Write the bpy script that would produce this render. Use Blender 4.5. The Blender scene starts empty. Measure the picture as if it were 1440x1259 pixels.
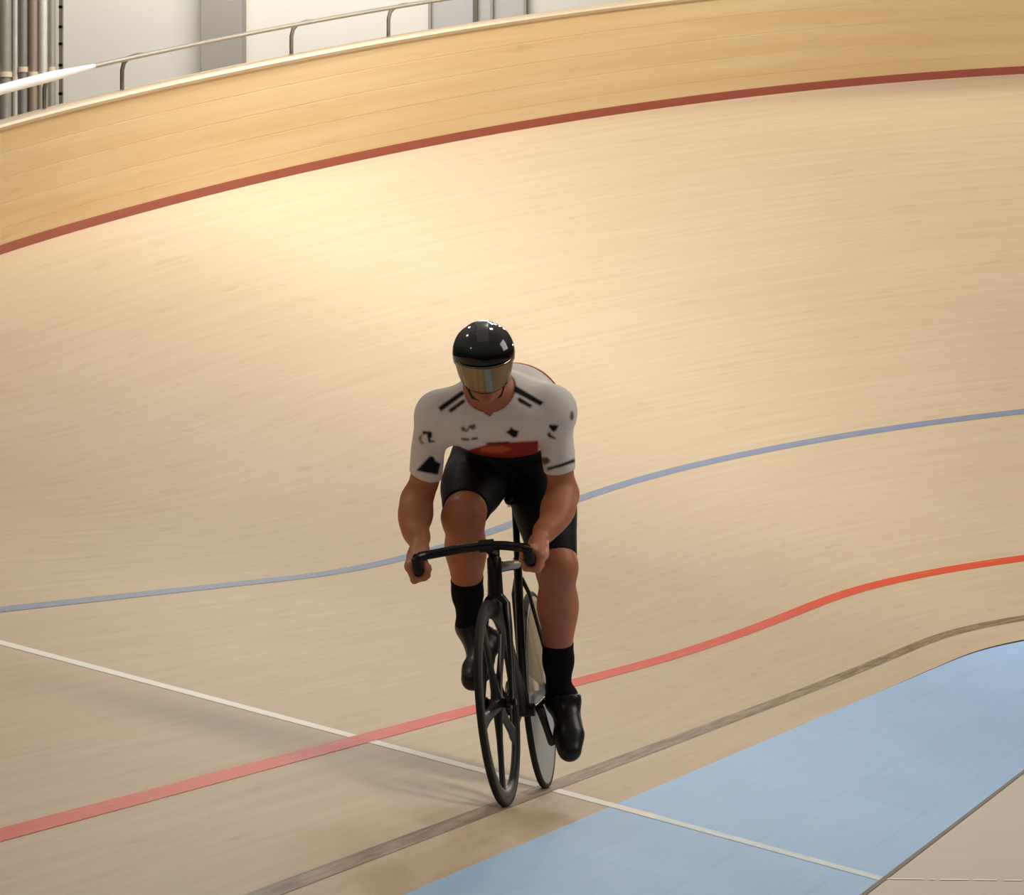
import bpy, bmesh, math, random
import numpy as np
from mathutils import Vector, Matrix
random.seed(7)
C = bpy.context.scene.collection
R = math.radians

# ------------------------------------------------------------------ camera
IW, IH = 1440, 1259
FPX = 8260.87
CAM = np.array([2.54581914, -18.47015476, 1.35595072])
YAW = math.atan((2022.096 - 720) / FPX)
PIT = math.atan((637.986 - 629.5) / FPX)
FW = np.array([-math.sin(YAW)*math.cos(PIT), math.cos(YAW)*math.cos(PIT), math.sin(PIT)])
RI = np.array([math.cos(YAW), math.sin(YAW), 0.0])
UPV = np.cross(RI, FW)

def proj(P):
    q = np.asarray(P) - CAM
    z = q @ FW
    return IW/2 + FPX*(q @ RI)/z, IH/2 - FPX*(q @ UPV)/z

def ray(px, py):
    r = FW + RI*(px - IW/2)/FPX - UPV*(py - IH/2)/FPX
    return r/np.linalg.norm(r)

def at_y(px, py, y):
    r = ray(px, py)
    return CAM + r*((y - CAM[1])/r[1])

cd = bpy.data.cameras.new('camera')
cam = bpy.data.objects.new('camera', cd); C.objects.link(cam)
cd.sensor_fit = 'HORIZONTAL'; cd.sensor_width = 36
cd.lens = FPX/IW*36
cd.clip_start = 0.5; cd.clip_end = 400
mw = Matrix(((RI[0], UPV[0], -FW[0], CAM[0]), (RI[1], UPV[1], -FW[1], CAM[1]), (RI[2], UPV[2], -FW[2], CAM[2]), (0, 0, 0, 1)))
cam.matrix_world = mw
bpy.context.scene.camera = cam

# ------------------------------------------------------------------ tagging
def tag(o, label=None, cat=None, group=None, kind=None):
    if label: o['label'] = label
    if cat: o['category'] = cat
    if group: o['group'] = group
    if kind: o['kind'] = kind
    return o

def empty(name, loc=(0, 0, 0)):
    o = bpy.data.objects.new(name, None); C.objects.link(o)
    o.location = loc; o.empty_display_size = .1
    return o

def obj(name, verts, faces, mat, parent=None, smooth=True, uvs=None, loc=None):
    me = bpy.data.meshes.new(name)
    V = np.asarray(verts, dtype=np.float64)
    if loc is not None: V = V - np.asarray(loc)
    me.from_pydata(V.tolist(), [], [list(map(int, f)) for f in faces])
    me.update()
    if smooth: me.polygons.foreach_set('use_smooth', [True]*len(me.polygons))
    o = bpy.data.objects.new(name, me); C.objects.link(o)
    if loc is not None: o.location = tuple(loc)
    if mat: me.materials.append(mat)
    if parent: o.parent = parent
    if uvs is not None:
        uv = me.uv_layers.new(name='UVMap')
        li = np.zeros(len(me.loops), dtype=np.int32); me.loops.foreach_get('vertex_index', li)
        uv.data.foreach_set('uv', np.asarray(uvs, dtype=np.float32)[li].ravel())
    return o

class MB:
    """collects shapes for one mesh"""
    def __init__(s): s.v = []; s.f = []
    def add(s, V, F):
        b = len(s.v); s.v += [tuple(map(float, x)) for x in V]; s.f += [[i+b for i in f] for f in F]
        return s
    def sweep(s, pts, rad, n=12, side=None, closed=False, caps=True):
        """tube along pts; rad: list of (a, b) half sizes: a along 'side', b across it"""
        P = [np.array(p, float) for p in pts]; m = len(P)
        V = []; prev = None
        for i in range(m):
            if closed: t = P[(i+1) % m] - P[i-1]
            else: t = P[min(i+1, m-1)] - P[max(i-1, 0)]
            t = t/np.linalg.norm(t)
            sd = np.array(side, float) if side is not None else (prev if prev is not None else np.array([0.13, 1, .21]))
            sd = sd - t*(sd @ t); sd /= np.linalg.norm(sd); prev = sd
            ot = np.cross(t, sd)
            r = rad[i] if isinstance(rad, list) else rad
            a, b = r if isinstance(r, tuple) else (r, r)
            for k in range(n):
                c = 2*math.pi*k/n
                V.append(P[i] + sd*a*math.cos(c) + ot*b*math.sin(c))
        F = []
        for i in range(m if closed else m-1):
            j = (i+1) % m
            for k in range(n):
                F.append([i*n+k, i*n+(k+1) % n, j*n+(k+1) % n, j*n+k])
        if caps and not closed:
            F.append(list(range(n))[::-1]); F.append([(m-1)*n+k for k in range(n)])
        return s.add(V, F)
    def lathe(s, prof, n=64, o=(0, 0, 0), ax=1, arc=None):
        """revolve closed profile (r, h) around axis ax (1 = local y)"""
        m = len(prof); V = []
        for i in range(n):
            a = 2*math.pi*i/n
            for r, h in prof:
                p = [r*math.cos(a), h, r*math.sin(a)] if ax == 1 else [r*math.cos(a), r*math.sin(a), h]
                V.append((p[0]+o[0], p[1]+o[1], p[2]+o[2]))
        F = []
        for i in range(n):
            j = (i+1) % n
            for k in range(m):
                F.append([i*m+k, j*m+k, j*m+(k+1) % m, i*m+(k+1) % m])
        return s.add(V, F)
    def box(s, c, h, ax=None):
        c = np.array(c, float)
        A = np.eye(3) if ax is None else np.array(ax, float)
        V = [c + A[0]*h[0]*i + A[1]*h[1]*j + A[2]*h[2]*k for i in (-1, 1) for j in (-1, 1) for k in (-1, 1)]
        F = [[0, 1, 3, 2], [4, 6, 7, 5], [0, 4, 5, 1], [2, 3, 7, 6], [0, 2, 6, 4], [1, 5, 7, 3]]
        return s.add(V, F)
    def loft(s, secs, caps=True):
        n = len(secs[0]); V = [p for q in secs for p in q]; F = []
        for i in range(len(secs)-1):
            for k in range(n):
                F.append([i*n+k, i*n+(k+1) % n, (i+1)*n+(k+1) % n, (i+1)*n+k])
        if caps: F.append(list(range(n))[::-1]); F.append([(len(secs)-1)*n+k for k in range(n)])
        return s.add(V, F)
    def build(s, name, mat, parent=None, smooth=True, bevel=0):
        o = obj(name, s.v, s.f, mat, parent, smooth)
        bm = bmesh.new(); bm.from_mesh(o.data); bmesh.ops.recalc_face_normals(bm, faces=bm.faces); bm.to_mesh(o.data); bm.free()
        if bevel:
            b = o.modifiers.new('bevel', 'BEVEL'); b.width = bevel; b.segments = 2; b.limit_method = 'ANGLE'
        if smooth: o.data.set_sharp_from_angle(angle=R(40))
        return o

# ------------------------------------------------------------------ materials
def lin(c):
    if isinstance(c, str): c = [int(c[i:i+2], 16)/255 for i in (0, 2, 4)]
    return tuple(x/12.92 if x <= .04045 else ((x+.055)/1.055)**2.4 for x in c) + (1,)

def nodes(name):
    m = bpy.data.materials.new(name); m.use_nodes = True
    nt = m.node_tree; b = nt.nodes['Principled BSDF']
    return m, nt, b

def mixrgb(nt, a, b, fac, mode='MIX'):
    n = nt.nodes.new('ShaderNodeMix'); n.data_type = 'RGBA'; n.blend_type = mode
    for sock, v in ((n.inputs[6], a), (n.inputs[7], b), (n.inputs[0], fac)):
        if isinstance(v, (tuple, float, int)): sock.default_value = v
        else: nt.links.new(v, sock)
    return n.outputs[2]

def noise(nt, scale, vec=None, detail=3, rough=.55):
    n = nt.nodes.new('ShaderNodeTexNoise'); n.inputs['Scale'].default_value = scale
    n.inputs['Detail'].default_value = detail; n.inputs['Roughness'].default_value = rough
    if vec is not None: nt.links.new(vec, n.inputs['Vector'])
    return n.outputs['Fac']

def ramp(nt, src, stops):
    n = nt.nodes.new('ShaderNodeValToRGB'); e = n.color_ramp.elements
    while len(e) < len(stops): e.new(.5)
    for k, (p, c) in enumerate(stops): e[k].position = p; e[k].color = c
    nt.links.new(src, n.inputs[0]); return n.outputs[0]

def mapping(nt, scale, kind='UV', loc=(0, 0, 0)):
    t = nt.nodes.new('ShaderNodeTexCoord'); m = nt.nodes.new('ShaderNodeMapping')
    m.inputs['Scale'].default_value = scale; m.inputs['Location'].default_value = loc
    nt.links.new(t.outputs[kind], m.inputs[0]); return m.outputs[0]

def plain(name, col, rough=.5, metal=0, vary=.08, scale=14, spec=.5, coat=0):
    m, nt, b = nodes(name)
    c = lin(col)
    d = tuple(max(0, x*(1-vary*2)) for x in c[:3]) + (1,)
    f = noise(nt, scale, mapping(nt, (1, 1, 1), 'Object'))
    nt.links.new(mixrgb(nt, d, c, f), b.inputs['Base Color'])
    b.inputs['Roughness'].default_value = rough; b.inputs['Metallic'].default_value = metal
    b.inputs['Specular IOR Level'].default_value = spec
    b.inputs['Coat Weight'].default_value = coat
    return m

def wood_track(name, c0, c1, streak=(.35, 26, 1), rough=.55, spec=.03):
    """boards running along the u coordinate of the UV map (metres)"""
    m, nt, b = nodes(name)
    s1 = noise(nt, 1, mapping(nt, streak), 4, .6)
    s2 = noise(nt, 1, mapping(nt, (.9, 90, 1)), 3, .6)
    s3 = noise(nt, 1, mapping(nt, (.16, .45, 1)), 3, .5)
    col = mixrgb(nt, lin(c0), lin(c1), ramp(nt, s1, [(.3, (0, 0, 0, 1)), (.7, (1, 1, 1, 1))]))
    col = mixrgb(nt, col, ramp(nt, s2, [(.3, (.86, .85, .84, 1)), (.65, (1.0, 1.0, 1.0, 1))]), .24, 'MULTIPLY')
    col = mixrgb(nt, col, ramp(nt, s3, [(.3, (.91, .9, .89, 1)), (.7, (1.0, 1.0, 1.0, 1))]), .8, 'MULTIPLY')
    s4 = noise(nt, 1, mapping(nt, (1.6, 14, 1), loc=(3, 7, 0)), 2, .5)     # scuffs
    col = mixrgb(nt, col, ramp(nt, s4, [(.27, (.84, .82, .8, 1)), (.36, (1, 1, 1, 1))]), .5, 'MULTIPLY')
    nt.links.new(col, b.inputs['Base Color'])
    b.inputs['Roughness'].default_value = rough; b.inputs['Specular IOR Level'].default_value = spec
    return m

def paint_mat(name, col, under, wear=.25, rough=.5, s0=(.3, .42)):
    m, nt, b = nodes(name)
    n = noise(nt, 1, mapping(nt, (1.2, 40, 1)), 4, .7)
    f = ramp(nt, n, [(s0[0], (wear, wear, wear, 1)), (s0[1], (0, 0, 0, 1))])
    big = noise(nt, 1, mapping(nt, (.5, 2.5, 1)), 3, .6)
    c = mixrgb(nt, lin(col), lin(under), f)
    c = mixrgb(nt, c, ramp(nt, big, [(.3, (.95, .95, .95, 1)), (.7, (1, 1, 1, 1))]), .8, 'MULTIPLY')
    nt.links.new(c, b.inputs['Base Color']); b.inputs['Roughness'].default_value = rough
    b.inputs['Specular IOR Level'].default_value = .03
    return m

M = {}
M['track'] = wood_track('track_wood', 'd0b99d', 'd8c4a9')
M['fence'] = wood_track('fence_wood', 'e6c694', 'f0d7ac', (.3, 9, 1))
M['cap'] = plain('cap_wood', 'e6cfb0', .5)
M['redstrip'] = plain('red_strip_paint', 'a8503c', .55)
M['red'] = paint_mat('red_line_paint', 'de5638', 'cbb091', .5)
M['blue'] = paint_mat('blue_line_paint', '8a94ac', 'cbb091', .45)
M['black'] = paint_mat('dark_line_paint', '7d6750', 'cbb091', .6, s0=(.35, .6))
M['white'] = paint_mat('white_line_paint', 'fdf6ea', 'e8d9c2', .3)
M['band'] = paint_mat('blue_band_paint', 'a8cefc', 'b8d6f8', .6, s0=(.35, .65))
M['infield'] = plain('infield_concrete', 'bcab98', .6, scale=5)
M['seam'] = plain('dark_seam', '6a5648', .7)
M['wall'] = plain('wall_paint', 'd9d1c4', .7, vary=.03, scale=.6)
M['pillar'] = plain('pillar_concrete', '9d958a', .7, vary=.06, scale=2)
M['door'] = plain('grey_door_paint', 'b5b0ab', .5, vary=.05)
M['dark'] = plain('dark_metal', '6a6350', .5)
M['rail'] = plain('rail_steel', 'a39a8a', .4, .3)
M['railwhite'] = plain('white_rail_length', 'ffffff', .4, vary=0)
M['post'] = plain('post_steel', '8d8474', .45, .3)

def panels(m):
    nt = m.node_tree; b = nt.nodes['Principled BSDF']
    t = nt.nodes.new('ShaderNodeTexBrick'); t.inputs['Scale'].default_value = 1; t.inputs['Brick Width'].default_value = 1.3; t.inputs['Row Height'].default_value = .30
    t.inputs['Color1'].default_value = (.955, .96, .975, 1); t.inputs['Color2'].default_value = (1, 1, 1, 1); t.inputs['Mortar'].default_value = (.93, .94, .96, 1); t.inputs['Mortar Size'].default_value = .006
    nt.links.new(mapping(nt, (1, 1, 1), loc=(.4, .12, 0)), t.inputs[0])
    old = b.inputs['Base Color'].links[0].from_socket
    nt.links.new(mixrgb(nt, old, t.outputs[0], 1.0, 'MULTIPLY'), b.inputs['Base Color'])
panels(M['band'])
# ------------------------------------------------------------------ the track
H0, B0, B1 = .2277, 14.265, 46.19
S0, LT, RAD, SB, LB = 12.624, 3.013, 25.60, 6.368, 25.85
WID = 6.14
DS = .1
SS = np.arange(-16, 84.01, DS)
_k = np.clip((SS - S0)/LT, 0, 1)/RAD
_th = np.cumsum(_k)*DS
_i0 = int(np.argmin(abs(SS)))
_th -= _th[_i0]
_x = np.cumsum(np.sin(_th))*DS; _x -= _x[_i0]
_y = np.cumsum(np.cos(_th))*DS; _y -= _y[_i0]
def sstep(t): t = np.clip(t, 0, 1); return t*t*(3-2*t)
_be = np.radians(B0 + (B1-B0)*sstep((SS-SB)/LB))

def tp(s, u, h=0.0, beta=None):
    """point on the track: s along, u up the banking, h off the surface"""
    s = np.asarray(s, float)
    x = np.interp(s, SS, _x); y = np.interp(s, SS, _y); th = np.interp(s, SS, _th)
    be = np.interp(s, SS, _be) if beta is None else np.radians(beta) + 0*s
    nx, ny = -np.cos(th), np.sin(th)
    a = u*np.cos(be) - h*np.sin(be)
    return np.stack([x+nx*a, y+ny*a, H0 + u*np.sin(be) + h*np.cos(be)], -1)

def fence_pt(s, v, off=0.0, lean=15.4):
    """point on the fence: v up the fence, off towards the outside"""
    s = np.asarray(s, float); th = np.interp(s, SS, _th)
    b = tp(s, WID); a = R(lean)
    nx, ny = -np.cos(th), np.sin(th)
    k = -math.sin(a)*v + off*math.cos(a); z = math.cos(a)*v + off*math.sin(a)
    return b + np.stack([nx*k, ny*k, z + 0*s], -1)

def strip(name, s, rows, mat, kind='structure', parent=None, us=None):
    """quad sheet through rows of points (each row: array over s)"""
    n = len(s); V = np.concatenate(rows); F = []
    for r in range(len(rows)-1):
        for i in range(n-1):
            a = r*n+i; F.append([a, a+1, a+n+1, a+n])
    if us is None: us = [r*.3 for r in range(len(rows))]
    UV = np.concatenate([np.stack([s, np.full(n, u)], -1) for u in us])
    o = obj(name, V, F, mat, parent, True, UV)
    bm = bmesh.new(); bm.from_mesh(o.data); bmesh.ops.recalc_face_normals(bm, faces=bm.faces)
    if sum(f.normal.z for f in bm.faces) < 0: bmesh.ops.reverse_faces(bm, faces=bm.faces)
    bm.to_mesh(o.data); bm.free()
    if kind: o['kind'] = kind
    return o

sl = np.arange(-14, 80, .25)
us = np.linspace(.043, WID+.02, 16)
strip('track_floor', sl, [tp(sl, u) for u in us], M['track'], us=us)
def band(name, u0, u1, mat, s=sl, h=.0015):
    return strip(name, s, [tp(s, u0, h), tp(s, u1, h)], mat, us=[u0, u1])
band('red_line_trim', .843, .907, M['red'])
band('blue_line_trim', 2.375, 2.43, M['blue'])
band('dark_line_trim', .232, .288, M['black'])
# blue band between the boards and the infield
BU, BBET = .845, 14.67
bus = np.linspace(.043, -BU, 5)
strip('blue_band_floor', sl, [tp(sl, u, beta=BBET) for u in bus], M['band'], us=bus)
# infield floor
xs_in = tp(sl, -BU, beta=BBET)
zin = float(xs_in[0, 2])
far = np.stack([xs_in[:, 0]*0 + 40, xs_in[:, 1]*0 + np.linspace(-14, 30, len(sl)), xs_in[:, 2]], -1)
strip('floor', sl, [xs_in, xs_in*.5+far*.5, far], M['infield'], us=[0, 10, 20])
# dark seam where the blue band meets the infield
strip('seam_trim', sl, [tp(sl, -BU+.006, .0012, BBET), tp(sl, -BU-.012, .006, BBET)], M['seam'])
# white line across the track, the blue band and (dashed) the infield
def cross_line(name, segs, mat):
    V = []; F = []; UV = []
    for P in segs:
        b = len(V); V += [tuple(p) for p in P]; F.append([b, b+1, b+2, b+3]); UV += [(0, 0), (0, .05), (1, .05), (1, 0)]
    o = obj(name, V, F, mat, None, False, UV)
    bm = bmesh.new(); bm.from_mesh(o.data); bmesh.ops.recalc_face_normals(bm, faces=bm.faces)
    for f in bm.faces:
        if f.normal.z < 0: f.normal_flip()
    bm.to_mesh(o.data); bm.free(); o['kind'] = 'structure'; return o
lw = .16
segs = []
for k in range(24):
    u0, u1 = .043 + k*.25, .043 + (k+1)*.25
    segs.append([tp(-lw/2, u0, .0012), tp(lw/2, u0, .0012), tp(lw/2, u1, .0012), tp(-lw/2, u1, .0012)])
cross_line('white_line_trim', segs, M['white'])
M['faint'] = paint_mat('faint_white_line_paint', 'eaf2f8', 'c4dcf0', .8, s0=(.35, .6))
segs = [[tp(-lw/2, u0, .0012, BBET), tp(lw/2, u0, .0012, BBET), tp(lw/2, u1, .0012, BBET), tp(-lw/2, u1, .0012, BBET)] for u0, u1 in ((.043, -.1),)]
cross_line('white_line_trim', segs, M['white'])
segs = [[tp(-lw/2, u0, .0012, BBET), tp(lw/2, u0, .0012, BBET), tp(lw/2, u1, .0012, BBET), tp(-lw/2, u1, .0012, BBET)] for u0, u1 in ((-.1, -.35), (-.35, -.6), (-.6, -BU))]
cross_line('faint_line_trim', segs, M['faint'])
xe = float(tp(0, -BU, beta=BBET)[0]); segs = []
for a, b in ((.0, .13), (.145, .165), (.18, .27), (.285, .36), (.38, .44), (.45, .53), (.55, .66)):
    segs.append([(xe+a, -.02, zin+.002), (xe+b, -.02, zin+.002), (xe+b, .02, zin+.002), (xe+a, .02, zin+.002)])
cross_line('dashed_line_trim', segs, M['white'])

# ------------------------------------------------------------------ fence, railing, hall
sf = np.arange(8, 80, .25)
fence = empty('wooden_fence', tuple(fence_pt(30., 0)))
tag(fence, 'pale timber fence of horizontal boards around the top edge of the banked track', 'fence')
def ring(name, s, prof, mat, parent):
    """closed section (v, off) swept along the fence"""
    n = len(s); m = len(prof); V = []; UV = []
    acc = 0
    for j, (v, off) in enumerate(prof):
        V.append(fence_pt(s, v, off)); UV.append(np.stack([s, np.full(n, v)], -1))
    V = np.concatenate(V) - np.array(parent.location); UV = np.concatenate(UV); F = []
    for j in range(m):
        k = (j+1) % m
        for i in range(n-1): F.append([j*n+i, j*n+i+1, k*n+i+1, k*n+i])
    F.append([j*n for j in range(m)]); F.append([j*n+n-1 for j in range(m)][::-1])
    o = obj(name, V, F, mat, parent, True, UV)
    bm = bmesh.new(); bm.from_mesh(o.data); bmesh.ops.recalc_face_normals(bm, faces=bm.faces); bm.to_mesh(o.data); bm.free()
    o.data.set_sharp_from_angle(angle=R(35)); return o
HF = .842
# boards with fine grooves between them
prof = []
nb = 5
for k in range(nb):
    a, b = .0 + k*(HF-.03)/nb, (k+1)*(HF-.03)/nb
    prof += [(a+.003, 0), (b-.003, 0), (b-.002, .0018), (b+.002, .0018)]
prof += [(HF-.03, .04), (0, .04)]
ring('board_panel', sf, prof, M['fence'], fence)
ring('top_cap', sf, [(HF-.035, -.012), (HF-.012, -.02), (HF, -.01), (HF, .05), (HF-.035, .05)], M['cap'], fence)
o = ring('base_strip', sf, [(-.01, -.004), (.062, -.004), (.062, .002), (-.01, .002)], M['redstrip'], fence)
tag(o, 'dark red strip along the foot of the fence')

# find s on the fence top for a given picture column
fs = np.arange(6, 70, .02)
def s_at(px, v=HF):
    X, Y = proj(fence_pt(fs, v, .03)); return float(fs[np.argmin(abs(X-px))])
rail = empty('handrail', tuple(fence_pt(30., HF)))
tag(rail, 'thin grey steel handrail on curved posts above the timber fence', 'railing')
org = np.array(rail.location)
RH = .235
srr = np.arange(s_at(-40)-2, 62, .3)
mb = MB().sweep(fence_pt(srr, HF+RH, -.03) - org, .014, 10, side=(0, 0, 1)); mb.build('rail', M['rail'], rail)
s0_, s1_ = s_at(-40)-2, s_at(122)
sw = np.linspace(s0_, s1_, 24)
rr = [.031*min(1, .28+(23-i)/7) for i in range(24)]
o = MB().sweep(fence_pt(sw, HF+RH, -.03) - org, rr, 14, side=(0, 0, 1)).build('rail_white_length', M['railwhite'], rail)  # white, thicker length of rail, tapering to the right
tag(o, 'bright white thicker length at the left end of the rail')
for px in (62, 172, 410, 545):
    s = s_at(px)
    prof = [(HF+.007, .03), (HF+.06, .045), (HF+.12, .061), (HF+.165, .064), (HF+.20, .050), (HF+.224, .012), (HF+RH, -.03)]
    ds = [0, 0, 0, .004, .018, .05, .09]
    MB().sweep([fence_pt(s+d, v, o_) - org for (v, o_), d in zip(prof, ds)], .013, 10).build('post', M['post'], rail)
XF, YF = proj(fence_pt(fs, HF))
# back wall: a flat hall wall behind the bend
pm = fence_pt(s_at(350), HF)
wy = float(fence_pt(sf, HF)[:, 1].max()) + 2.5
def wall_pt(px, py, dy=0.0): return at_y(px, py, wy+dy)
def quad_box(name, p0, p1, z0, z1, th, mat, parent=None, bev=0):
    """upright slab between two plan points, thickness th backwards"""
    a = np.array([p0[0], p0[1], 0]); b = np.array([p1[0], p1[1], 0]); d = (b-a)/np.linalg.norm(b-a); n = np.array([-d[1], d[0], 0])
    V = []
    for z in (z0, z1):
        for q in (a, b, b+n*th, a+n*th): V.append((q[0], q[1], z))
    F = [[0, 1, 2, 3], [7, 6, 5, 4], [0, 4, 5, 1], [1, 5, 6, 2], [2, 6, 7, 3], [3, 7, 4, 0]]
    m = MB().add(V, F)
    if parent is not None: m.v = [tuple(np.array(v)-np.array(parent.location)) for v in m.v]
    return m.build(name, mat, parent, False, bev)
pl, pr = wall_pt(-900, 300), wall_pt(2400, 300)
quad_box('wall_back', pl, pr, -.2, 11, .3, M['wall'])['kind'] = 'structure'
a, b = wall_pt(283, 50, -.25), wall_pt(340, 50, -.25)
quad_box('wall_pillar', a, b, 0, 11, .3, M['pillar'])['kind'] = 'structure'
a = wall_pt(-900, 300); b = wall_pt(2400, 300)
o = MB().add([(a[0], a[1]-1.2, .1), (b[0], b[1]-1.2, .1), (b[0], b[1], .1), (a[0], a[1], .1), (a[0], a[1]-1.2, 0), (b[0], b[1]-1.2, 0), (b[0], b[1], 0), (a[0], a[1], 0)], [[0, 1, 2, 3], [7, 6, 5, 4], [0, 4, 5, 1], [1, 5, 6, 2], [2, 6, 7, 3], [3, 7, 4, 0]]).build('concourse_floor', M['infield'], None, False)
o['kind'] = 'structure'
# grey door with dark frame posts
a, b = wall_pt(604, 20, -.05), wall_pt(738, 20, -.05)
zt = float(wall_pt(600, -120)[2])
dr = quad_box('door_1', a, b, 0.2, zt, .06, M['door']); dr['kind'] = 'structure'
for px, w, mt in ((668, 3.2, 'dark'), (691, 2.0, 'pillar'), (604, 2, 'pillar'), (738, 2, 'pillar')):
    p = wall_pt(px-w, 20, -.09); q = wall_pt(px+w, 20, -.09)
    o = quad_box('door_frame', p, q, .2, zt, .05, M[mt]); o.parent = dr
# pipes at the left
pipes = [(-14, 12, 'b3ab98', 'grey green pipe at the far left edge of the back wall'),
         (8, 9, '9f978a', 'mid grey vertical pipe on the back wall, second from the left edge'),
         (22, 4.5, 'd8cfc0', 'slim pale vertical pipe between two grey pipes on the back wall'),
         (33, 7, '918a80', 'dark grey vertical pipe on the back wall beside the brown one'),
         (47, 7, 'a08c78', 'brownish vertical pipe on the back wall beside the cream one'),
         (61, 6.5, 'e2dac8', 'cream vertical pipe on the back wall beside the grey one'),
         (73, 5, 'aaa592', 'grey vertical pipe beside the dark cable ladder on the back wall')]
for k, (px, hw, col, lab) in enumerate(pipes):
    p = wall_pt(px, 60, -.3); r = np.linalg.norm(wall_pt(px+hw, 60, -.3)-p)
    root = empty('wall_pipe', (p[0], p[1], .1)); tag(root, lab, 'pipe', 'vertical pipes on the back wall')
    mt = plain('pipe_metal_'+'abcdefg'[k], col, .4, .25)
    MB().sweep([(0, 0, 0), (0, 0, 5.2), (0, 0, 10.5)], r, 20, side=(1, 0, 0)).build('pipe', mt, root)
    zz = float(wall_pt(px, 98 + 7*(k % 3), -.3)[2]) - .1
    MB().sweep([(0, 0, zz-.03), (0, 0, zz+.03)], r*1.12, 20, side=(1, 0, 0)).build('pipe_clamp', M['cap'], root)
p = wall_pt(86, 60, -.3)
lad = empty('cable_ladder', (p[0], p[1], .1)); tag(lad, 'thin dark upright cable ladder with brackets at the edge of the pale wall', 'cable ladder')
MB().box((0, 0, 5), (.018, .03, 5)).build('upright', M['dark'], lad, False)
for py in (10, 38, 62, 92, 132):
    z = float(wall_pt(86, py, -.3)[2]) - .1
    MB().box((-.0, -.01, z), (.024, .02, .016)).build('bracket', M['dark'], lad, False)

# ------------------------------------------------------------------ rider and bicycle: frame of reference
def on_track(px, py):
    """point of the straight, banked boards seen at a pixel"""
    r = ray(px, py); b = R(B0)
    n = np.array([math.sin(b), 0, math.cos(b)]); p0 = np.array([0, 0, H0])
    return CAM + r*(((p0-CAM) @ n)/(r @ n))
WB = .975; BS = .94                            # BS: overall size of the machine
RC = on_track(768, 1109)                       # rear contact point
fc_ = on_track(708, 1137)
DF = fc_-RC; DF = np.array([DF[0]*.98, DF[1], DF[2]*.98]); DF /= np.linalg.norm(DF)
LEAN = R(4.6)                                  # the machine is thrown over to the rider's right
LF = np.cross([0, 0, 1], DF); LF /= np.linalg.norm(LF)
UP0 = np.cross(DF, LF)
UPB = UP0*math.cos(LEAN) - LF*math.sin(LEAN); LFB = LF*math.cos(LEAN) + UP0*math.sin(LEAN)
BM = Matrix(((DF[0], LFB[0], UPB[0], RC[0]/BS), (DF[1], LFB[1], UPB[1], RC[1]/BS), (DF[2], LFB[2], UPB[2], RC[2]/BS), (0, 0, 0, 1/BS)))*BS
def bw(p): return RC + (DF*p[0] + LFB*p[1] + UPB*p[2])*BS          # bike frame -> world
def W(px, py, f): return at_y(px, py, RC[1] - f*BS)              # picture column/row at distance f ahead of the rear wheel
PXM = FPX/((RC-CAM) @ FW + -.4)                               # pixels per metre at the rider

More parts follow.
